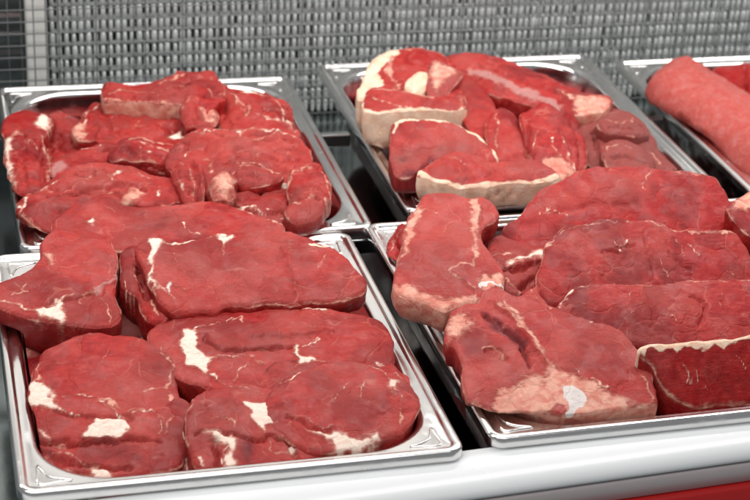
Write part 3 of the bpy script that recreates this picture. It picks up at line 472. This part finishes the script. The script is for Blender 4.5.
# --- near right pan
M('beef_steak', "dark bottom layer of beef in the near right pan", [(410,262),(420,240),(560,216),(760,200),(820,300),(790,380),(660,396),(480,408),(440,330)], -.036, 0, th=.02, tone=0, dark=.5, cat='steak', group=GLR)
M('beef_slice', "small dark twist of beef at the back left corner of the near right pan", [(383,254),(388,240),(397,226),(404,224),(412,240),(412,258),(402,266),(390,264)], .004, .15, th=.016, tone=.2, dark=.3, group=GLR, feats=[('K',2.5,[(388,250),(396,238),(402,228)]),('G',1.5,[(396,232),(398,258)],.004)])
M('beef_steak', "deep red thick steak, rearmost and highest in the near right pan", [(503,232),(514,218),(530,201),(546,187),(568,174),(592,168),(618,165),(650,168),(680,169),(702,172),(716,177),(723,188),(730,202),(736,214),(730,234),(700,240),(660,240),(620,240),(580,250),(545,254),(520,248)], .040, .62, th=.030, dome=.002, tone=.02, marble=.55, cat='steak', group=GLR, feats=[
  ('K',3.5,[(678,170),(698,173),(716,178),(722,188)]),('K',1.6,[(650,170),(644,180),(646,192),(656,202)]),('T',26,[(540,205),(580,190),(630,178)],.55),('G',4,[(560,214),(600,206),(640,206)],.001),('F',1.3,[(542,212),(556,212),(566,220)]),('Dp',6,[(570,212),(612,206),(626,216),(590,226)],.35),('F',1.4,[(534,200),(541,214)]),('F',2,[(700,172),(712,170)])])  # the wide T band paints a pale veil of sheen into the tone
M('beef_scrap', "ragged beef and gristle scrap between the two T-bone steaks and marbled steaks", [(484,262),(490,244),(500,236),(520,240),(540,238),(556,240),(560,262),(550,282),(534,292),(512,294),(496,284)], .022, .3, th=.026, dome=.002, tone=.25, bump=1.4, cat='beef scrap', group=GLR, feats=[
  ('Fp',1.4,[(505,264),(520,258),(534,253),(549,250),(549,258),(530,262),(510,268)],.85),('K',3,[(504,280),(512,284),(518,292)]),('K',2,[(494,256),(504,252),(512,254)]),('G',2.5,[(502,270),(520,270),(546,262)],.004),('D',3,[(520,288),(536,276),(546,268)],.8),('G',3,[(520,288),(534,278),(546,268)],.004)])
M('beef_steak', "marbled steak with pale back edge, second from the back of the near right pan", [(536,278),(541,262),(546,244),(556,232),(572,225),(596,220),(620,218),(646,218),(662,222),(674,227),(692,229),(714,229),(734,232),(746,244),(752,262),(750,284),(720,292),(680,292),(640,296),(600,300),(572,306),(550,304),(540,294)], .034, .56, th=.026, dome=.003, tone=.12, marble=1.3, cat='steak', group=GLR, feats=[
  ('K',2,[(546,246),(556,233),(572,226),(596,221),(620,219),(648,219)]),('K',3.4,[(652,219),(670,226),(690,230),(714,230),(735,233)]),('F',1.6,[(700,229),(724,229),(735,232)]),('K',1.5,[(668,226),(674,236),(682,250),(684,262)]),('F',1.5,[(614,244),(620,248),(628,240)]),('F',1.2,[(658,262),(664,272),(672,278)]),('F',1.2,[(688,246),(694,250),(700,258)]),('F',1.3,[(726,270),(732,276)]),('T',16,[(556,244),(580,236),(600,232)],.4),('Dp',6,[(650,240),(664,240),(672,268),(654,276)],.3),('G',2,[(646,240),(648,256),(656,276)],.001),('G',2,[(668,240),(676,260),(690,272)],.001),('G',1.6,[(600,252),(620,250),(634,244)],.0015)])
M('beef_steak', "marbled steak with cream rim at back left, third from the back, near right pan", [(556,314),(562,300),(568,291),(580,285),(600,282),(622,283),(646,284),(668,282),(690,280),(712,279),(740,278),(768,284),(772,330),(760,352),(710,352),(664,352),(634,344),(604,334),(574,324)], .024, .48, th=.010, dome=.003, tone=.22, marble=1.4, cat='steak', group=GLR, feats=[
  ('F',4,[(560,306),(564,297),(572,289),(584,284)]),('F',2.2,[(584,284),(606,282),(630,284),(650,284)],.9),('K',2,[(650,284),(690,280),(720,279),(760,280)]),('F',1.3,[(632,294),(628,302),(622,308)]),('F',1.3,[(666,316),(672,320),(676,326)]),('F',1.3,[(718,292),(722,300),(720,308)]),('Dp',5,[(646,304),(662,300),(676,316),(658,326)],.35),('G',2,[(650,298),(656,318),(648,330)],.001),('F',1.2,[(588,300),(598,306)]),('G',2,[(690,296),(704,308),(700,326)],.002)])
M('beef_steak', "steak on edge showing its bright red cut face, front right of near right pan", [(638,352),(644,345),(662,342),(690,340),(716,338),(742,337),(770,336),(774,400),(745,402),(718,404),(696,406),(682,402),(668,392),(658,378),(652,364)], .012, 1.25, th=.03, dome=.002, tone=-.3, marble=.5, seams=.2, wav=.3, cat='steak', group=GLR, feats=[
  ('Cp',1.0,[(638,352),(643,344),(660,342),(690,339),(736,336),(736,341),(712,344),(690,347),(668,352),(660,350),(648,348)],.9),('Y',1,[(638,352),(645,346),(662,343),(690,341),(716,339),(738,338),(772,336)],1.8),('F',1.2,[(730,346),(738,358),(744,374)]),('F',1.3,[(684,368),(690,374),(688,384)]),('F',1.2,[(700,372),(696,384),(706,388)]),('T',20,[(644,352),(656,366),(664,384)],.2)])
M('beef_steak', "pale pink T-bone steak with wide fat rim, back left of near right pan", [(403,236),(406,218),(414,207),(424,196),(438,191),(456,193),(470,198),(480,195),(490,200),(498,210),(494,220),(482,228),(482,240),(492,256),(504,272),(506,284),(500,298),(480,302),(462,304),(446,312),(428,304),(406,298),(394,288),(398,264),(401,250)], .040, .24, th=.020, dome=.003, tone=.62, marble=.5, cat='steak', group=GLR, feats=[
  ('Kp',1.6,[(403,236),(406,220),(414,210),(421,204),(421,214),(416,226),(410,240),(402,256),(398,258),(402,246)]),('Kp',1.2,[(470,199),(478,198),(480,212),(477,226),(478,244),(476,264),(473,262),(473,240),(471,220)]),('F',2,[(474,204),(472,214)]),('F',1.3,[(422,208),(430,212),(440,217)]),('Z',6,[(394,286),(406,298),(428,304),(446,312),(462,304),(480,302)],4),('Kp',1.8,[(394,286),(404,284),(418,290),(436,296),(456,297),(474,294),(478,300),(450,304),(440,311),(424,304),(404,298)]),('K',3,[(449,270),(458,266),(470,264),(478,270)]),('K',3,[(449,272),(460,280),(472,286),(476,294)]),('Kp',1.4,[(480,272),(494,276),(502,270),(506,280),(494,284),(482,290)]),('B',3,[(480,288),(484,282),(494,280),(502,284)]),('G',2,[(450,274),(462,284),(474,290)],.0015),('Dp',4,[(434,276),(450,274),(466,286),(446,292)],.28),('G',1.5,[(480,206),(482,222)],.002)])
M('beef_steak', "large T-bone steak with grey sawn bone at the front of near right pan", [(444,332),(448,318),(454,308),(466,303),(478,302),(484,290),(494,286),(508,292),(520,296),(530,288),(537,285),(543,298),(553,307),(570,312),(590,318),(608,324),(624,333),(638,346),(648,362),(653,380),(657,396),(656,406),(636,408),(610,410),(586,414),(566,418),(546,414),(520,414),(500,416),(486,410),(472,402),(464,388),(464,368),(456,350),(446,342)], .018, .30, th=.022, dome=.003, tone=.50, marble=.5, cat='steak', group=GLR, feats=[('Z',6,[(472,404),(486,411),(510,415),(546,415),(566,419),(600,412),(636,409),(656,406)],4),
  ('K',7,[(500,304),(512,316),(522,326),(532,338),(542,356),(556,370)]),('Kp',2,[(548,366),(566,372),(590,382),(616,394),(640,402),(656,406),(620,410),(586,412),(566,406),(548,392)]),
  ('Bp',1.0,[(561,391),(566,387),(574,387),(582,393),(585,401),(578,407),(574,415),(566,413),(568,403)],.8),('Np',3,[(494,392),(504,380),(520,374),(530,380),(520,394),(504,400)],.5),('Kp',2,[(492,402),(500,392),(516,384),(526,376),(544,378),(556,390),(556,404),(540,412),(510,412),(492,410)]),('F',5,[(500,398),(508,394)]),('F',2.4,[(530,288),(538,298),(546,305),(556,309)]),('F',2,[(566,312),(590,318),(610,326)],.85),('F',5,[(644,376),(648,390),(654,402)]),('F',2.4,[(630,338),(642,352),(648,368)],.8),('F',2,[(572,370),(586,378),(600,384),(612,388)]),
  ('Dp',2.5,[(482,312),(490,318),(506,326),(520,336),(528,346),(520,350),(506,336),(490,330)],.95),('G',4,[(484,316),(500,326),(514,336),(524,352),(530,366)],.0028),('D',3,[(516,338),(524,352),(530,366)],.9),('R',4,[(492,300),(512,320),(530,342),(542,362)],.0018),('K',4,[(452,316),(466,320),(480,328)],.7),('Kp',3,[(448,322),(460,312),(470,318),(462,334),(450,336)],.62),('Bp',2,[(480,322),(490,326),(488,334),(480,332)],.4),('G',2,[(486,352),(500,350),(506,360)],.002),('K',2,[(482,348),(500,350),(504,358)]),('Dp',4,[(470,380),(484,376),(486,396),(474,398)],.35),('T',30,[(560,340),(600,350),(620,370)],.25),('K',6,[(505,300),(520,318)],.5)])  # dark colour along the shallow groove stands in for its shade
M('beef_slice', "beef piece with pale fat top cut off by the picture's right edge", [(727,206),(734,198),(746,192),(764,188),(780,200),(780,232),(758,238),(742,230),(732,218)], .045, .2, th=.025, dome=.002, tone=.1, group=GLR, feats=[('Kp',2,[(732,204),(744,194),(764,190),(766,202),(748,210),(736,210)])])

# ------------------------------------------------------------------ steel pans
def rrect(x0, x1, y0, y1, r, n=14):
    pts = []
    for cx, cy, a0 in ((x1-r, y0+r, -90), (x1-r, y1-r, 0), (x0+r, y1-r, 90), (x0+r, y0+r, 180)):
        for k in range(n+1):
            a = math.radians(a0+90*k/n); pts.append((cx+r*math.cos(a), cy+r*math.sin(a)))
    return pts
def pan(label, x0, x1, y0, y1, depth=.065, rot=0.):
    cx, cy = (x0+x1)/2, (y0+y1)/2; w, d = (x1-x0)/2, (y1-y0)/2
    root = empty('steel_pan', (cx, cy, 0)); root.rotation_euler.z = rot
    tag(root, label, 'food pan', 'steel food pans set side by side in the counter')
    prof = [(0, -.0075, .010), (0, -.0022, .010), (.0007, -.0007, .0095), (.0022, 0, .009), (.0040, 0, .008), (.0052, -.0006, .007), (.0060, -.0022, .0065), (.0068, -.0028, .006), (.0105, -.0030, .010),
            (.0112, -.0031, .046), (.0125, -.0036, .047), (.0138, -.0052, .048), (.0146, -.0080, .048), (.0160, -.018, .047), (.0175, -.030, .046), (.0205, -depth+.012, .042), (.0230, -depth+.005, .038), (.0290, -depth+.001, .032), (.036, -depth, .026)]
    V = []; F = []; n = 0
    for off, z, r in prof:
        q = rrect(-w+off, w-off, -d+off, d-off, r); n = len(q); V += [(x, y, z) for x, y in q]
    for i in range(len(prof)-1):
        for k in range(n): a = i*n+k; b = i*n+(k+1) % n; F.append((a, b, b+n, a+n))
    F.append(tuple(range((len(prof)-1)*n, len(prof)*n)))
    o = link('basin', V, F, M_PAN, root)
    # pressed triangular ridge on each corner flat
    for sx, sy in ((1, 1), (1, -1), (-1, 1), (-1, -1)):
        mb = MB(); cx_, cy_ = sx*(w-.0125), sy*(d-.0125)
        tri = catmull([(cx_, cy_), (cx_-sx*.010, cy_), (cx_-sx*.0185, cy_-sy*.0008), (cx_-sx*.010, cy_-sy*.0040), (cx_-sx*.0045, cy_-sy*.0085), (cx_-sx*.0008, cy_-sy*.0185), (cx_, cy_-sy*.010)], 4)
        mb.path([(x, y, -.0031) for x, y in tri], .00085, 6, True); mb.build('corner_ridge', M_PAN, root, True)
    return root
pan('steel pan at the far left, piled with rumpled beef slices', *PANS['UL'])
pan('steel pan at the near left, filled with round rib steaks and a long boneless steak', *PANS['LL'])
pan('steel pan in the far middle, holding rinded beef slabs and trimmings', *PANS['UR'])
pan('steel pan at the near right, holding T-bone steaks and marbled steaks', *PANS['LR'], rot=.012)
pan('steel pan at the far right, holding a long pink roast', *PANS['R'])

# ------------------------------------------------------------------ counter
def plain(name, col, rough=.5, metal=0., spec=.5, bumps=.1, var=.12, scale=30.):
    m, nt, b = newmat(name); tc = N(nt, 'ShaderNodeTexCoord')
    n1 = N(nt, 'ShaderNodeTexNoise', Scale=scale, Detail=5.0); nt.links.new(tc.outputs['Object'], n1.inputs['Vector'])
    c2 = tuple(x*(1-var*2) for x in col)
    nt.links.new(mixc(nt, n1.outputs[0], col, c2), b.inputs['Base Color'])
    nt.links.new(math_(nt, 'MULTIPLY_ADD', n1.outputs[0], rough*.4, rough*.8), b.inputs['Roughness'])
    b.inputs['Metallic'].default_value = metal
    bp = N(nt, 'ShaderNodeBump', Strength=bumps, Distance=.002); nt.links.new(n1.outputs[0], bp.inputs['Height']); nt.links.new(bp.outputs[0], b.inputs['Normal'])
    return m
M_LEDGE = plain('ledge_enamel', (.66, .69, .70), .28, var=.03, bumps=.03, scale=8.)
M_RED = plain('red_plastic', (.62, .012, .012), .35, var=.08)
M_GREYP = plain('panel_grey', (.58, .52, .52), .35, var=.05)
M_WIRE = plain('painted_wire', (.20, .21, .21), .35, metal=.3)
M_WHITE = plain('white_enamel', (.72, .73, .70), .4, var=.06)
M_FIN = plain('fin_metal', (.78, .82, .81), .3, metal=.25, var=.15, scale=60.)
M_COIL = plain('coil_grey', (.11, .13, .13), .5, var=.3, scale=90.)
M_BLACK = plain('dark_recess', (.016, .020, .020), .6)
XL, XR = -.35, 1.35
mb = MB(); mb.box(XL, XR, .80, 1.60, -.086, -.078); f = mb.build('counter_floor', M_DARK); tag(f, kind='structure')
rails = empty('support_frame', (.5, 1.1, -.02)); tag(rails, 'dark steel frame of bars carrying the pans, seen in the gaps between them', 'pan support')
def bar(x0, x1, y0, y1, z0, z1, m=M_DARK):
    mb = MB(); mb.box(x0-.5, x1-.5, y0-1.1, y1-1.1, z0+.02, z1+.02); o = mb.build('support_bar', m, rails)
    bv = o.modifiers.new('b', 'BEVEL'); bv.width = .0012; bv.segments = 2
bar(XL, XR, 1.1035, 1.1055, -.022, -.010); bar(.317, .345, 1.30, 1.308, -.020, -.008, M_RAIL); bar(.617, .637, 1.30, 1.308, -.020, -.008, M_RAIL)
bar(.296, .3095, .95, .958, -.040, -.028)
# front ledge, an extruded rounded profile
ledge = empty('front_ledge', (.5, .78, -.02)); tag(ledge, 'rounded pale enamelled ledge running along the front of the pans', 'counter ledge')
def extrude(name, prof, mat, parent, ox=.5, oy=.78, oz=-.02, x0=XL, x1=XR, nx=24):
    V = []; F = []; m = len(prof)
    for i in range(nx+1):
        x = x0+(x1-x0)*i/nx; V += [(x-ox, y-oy, z-oz) for y, z in prof]
    for i in range(nx):
        for k in range(m-1): F.append((i*m+k, i*m+k+1, (i+1)*m+k+1, (i+1)*m+k))
    return link(name, V, F, mat, parent)
extrude('ledge_cap', [(.812, -.030), (.812, -.0078), (.804, -.0078), (.797, -.0080), (.790, -.0084), (.785, -.0094), (.7805, -.0110), (.777, -.0132), (.7752, -.0155), (.7748, -.0168), (.7755, -.0174), (.778, -.0176)], M_LEDGE, ledge)
extrude('lower_panel', [(.779, -.0186), (.7748, -.0188), (.774, -.0195), (.7738, -.024), (.774, -.0315), (.777, -.0320)], M_GREYP, ledge)
extrude('seam_shade', [(.7775, -.0172), (.7772, -.0192)], M_BLACK, ledge)  # black strip painted as the shade inside the recessed seam
extrude('red_trim', [(.779, -.0325), (.771, -.0327), (.7695, -.0345), (.769, -.060), (.7695, -.12), (.775, -.13)], M_RED, ledge)
ledge.location = (.31+(.5-.31)*math.cos(.052), .78+(.5-.31)*math.sin(.052), -.02); ledge.rotation_euler.z = .052

# ------------------------------------------------------------------ grille and cooling unit behind the pans
YG = 1.478; ZG0, ZG1 = -.074, .22; PX = .0113
g = empty('wire_grille', (.5, YG, 0)); tag(g, 'dark square wire mesh screen standing behind the pans', 'wire mesh')
mb = MB(); x = XL; k = 0
while x < XR:
    mb.tube((x-.5+random.uniform(-.0003, .0003), 0, ZG0), (x-.5+random.uniform(-.0003, .0003), 0, ZG1), .00065, 6); x += PX
mb.build('upright_wires', M_WIRE, g, True)
mb = MB(); z = ZG0+.002
while z < ZG1: mb.tube((XL-.5, -.0014, z), (XR-.5, -.0014, z), .00065, 6); z += PX
mb.build('cross_wires', M_WIRE, g, True)
mb = MB(); mb.tube((XL-.5, -.001, ZG1), (XR-.5, -.001, ZG1), .003, 8); mb.build('top_rod', M_WIRE, g, True)
cu = empty('cooling_unit', (.5, 1.52, 0)); tag(cu, 'pale slotted metal cooling unit seen blurred through the wire mesh', 'cooling unit')
XF = .110
mb = MB(); z = -.070; j = 0
while z < .21:
    x = XF
    while x < XR:
        xx = x+random.uniform(-.0005, .0005); wv = random.uniform(.0016, .0026); hh = random.uniform(.0038, .0046)
        s = catmull([(wv, -hh), (wv, hh), (0, hh+wv), (-wv, hh), (-wv, -hh), (0, -hh-wv)], 2)
        n = len(s); V = [(xx-.5+a, -.0015, z+b) for a, b in s]+[(xx-.5+a*.6, -.0035, z+b*.9) for a, b in s]
        V += [(xx-.5+a, .003, z+b) for a, b in s]
        mb.add(V, [(2*n+i, 2*n+(i+1) % n, (i+1) % n, i) for i in range(n)]+[(i, (i+1) % n, n+(i+1) % n, n+i) for i in range(n)]+[tuple(range(n, 2*n))])
        x += .0068
    z += .0130; j += 1
mb.build('fin_rows', M_FIN, cu, True)
mb = MB(); z = -.070+.0065
while z < .21: mb.tube((XF-.5, .004, z), (XR-.5, .004, z), .0024, 8); z += .0130
mb.build('cooling_pipes', M_FIN, cu, True)
mb = MB(); mb.box(XL-.5, XR-.5, .020, .026, -.08, .21); mb.build('back_plate', M_COIL, cu)
po = MB(); po.box(.0845, .104, 1.492, 1.500, -.078, .21); o = po.build('upright_post', M_WHITE); tag(o, 'white upright post behind the wire mesh at the left end of the cooling unit', 'post'); o.modifiers.new('b', 'BEVEL').width = .0015
sh = empty('drain_rack', (.0, 1.51, 0)); tag(sh, 'dark rack of horizontal bars behind the wire mesh, left of the white post', 'rack')
for zz in (.000, .018, .036, .056, .078, .10, .13):
    mb = MB(); mb.box(XL, .082, -.004, .004, zz, zz+.004); mb.build('rack_bar', M_RAIL, sh)
# upper back wall and canopy of the case: out of the picture, mirrored in the steel
cb = empty('case_canopy', (.5, 1.56, .22)); tag(cb, 'white upper back wall and canopy of the display case', 'canopy')
mb = MB(); mb.box(XL-.5, XR-.5, .0, .01, .0, .50); mb.build('back_wall', M_WHITE, cb)
mb = MB(); mb.box(XL-.5, XR-.5, -.42, .012, .502, .52); mb.build('hood', M_WHITE, cb)

# ------------------------------------------------------------------ camera, light, world
cd = bpy.data.cameras.new('camera'); cam = bpy.data.objects.new('camera', cd); COL.objects.link(cam); SC.camera = cam
cd.sensor_width = 36; cd.lens = F_PX/750*36; cd.clip_start = .01; cd.clip_end = 50
import mathutils
Rw = mathutils.Matrix([[R[i][0], R[i][1], R[i][2]] for i in range(3)])   # view rows
rows = [Rw[0], -Rw[1], -Rw[2]]                                            # blender camera axes in world
mt = mathutils.Matrix.Identity(4)
for i in range(3):
    for k in range(3): mt[i][k] = rows[k][i]
mt[0][3], mt[1][3], mt[2][3] = 0, 0, CAM_H
cam.matrix_world = mt
cd.dof.use_dof = True; cd.dof.focus_distance = 1.13; cd.dof.aperture_fstop = 12.0
def area(name, loc, sx, sy, power, col, target):
    l = bpy.data.lights.new(name, 'AREA'); l.shape = 'RECTANGLE'; l.size = sx; l.size_y = sy; l.energy = power; l.color = col
    o = bpy.data.objects.new(name, l); COL.objects.link(o); o.location = loc
    o.rotation_euler = (mathutils.Vector(target)-mathutils.Vector(loc)).to_track_quat('-Z', 'Y').to_euler()
area('case_tube_lamp', (.45, 1.02, .55), 1.5, .045, 6., (1., .95, .93), (.42, 1.16, 0))
area('shop_ceiling_lamp', (.1, .2, 1.6), 1.6, .8, 9., (1., .98, .96), (.4, 1.0, 0))
area('rim_glint_lamp', (.45, 1.36, .47), 1.5, .03, 3.2, (1., .97, .95), (.45, 1.32, 0))  # unseen lamp added to whiten the pan rims and put glints on the meat
W = bpy.data.worlds.new('World'); SC.world = W; W.use_nodes = True
W.node_tree.nodes['Background'].inputs[0].default_value = (.95, .97, 1., 1); W.node_tree.nodes['Background'].inputs[1].default_value = .22
SC.render.engine = 'CYCLES'
SC.view_settings.view_transform = 'Standard'; SC.view_settings.look = 'None'; SC.view_settings.exposure = .07; SC.view_settings.gamma = 1
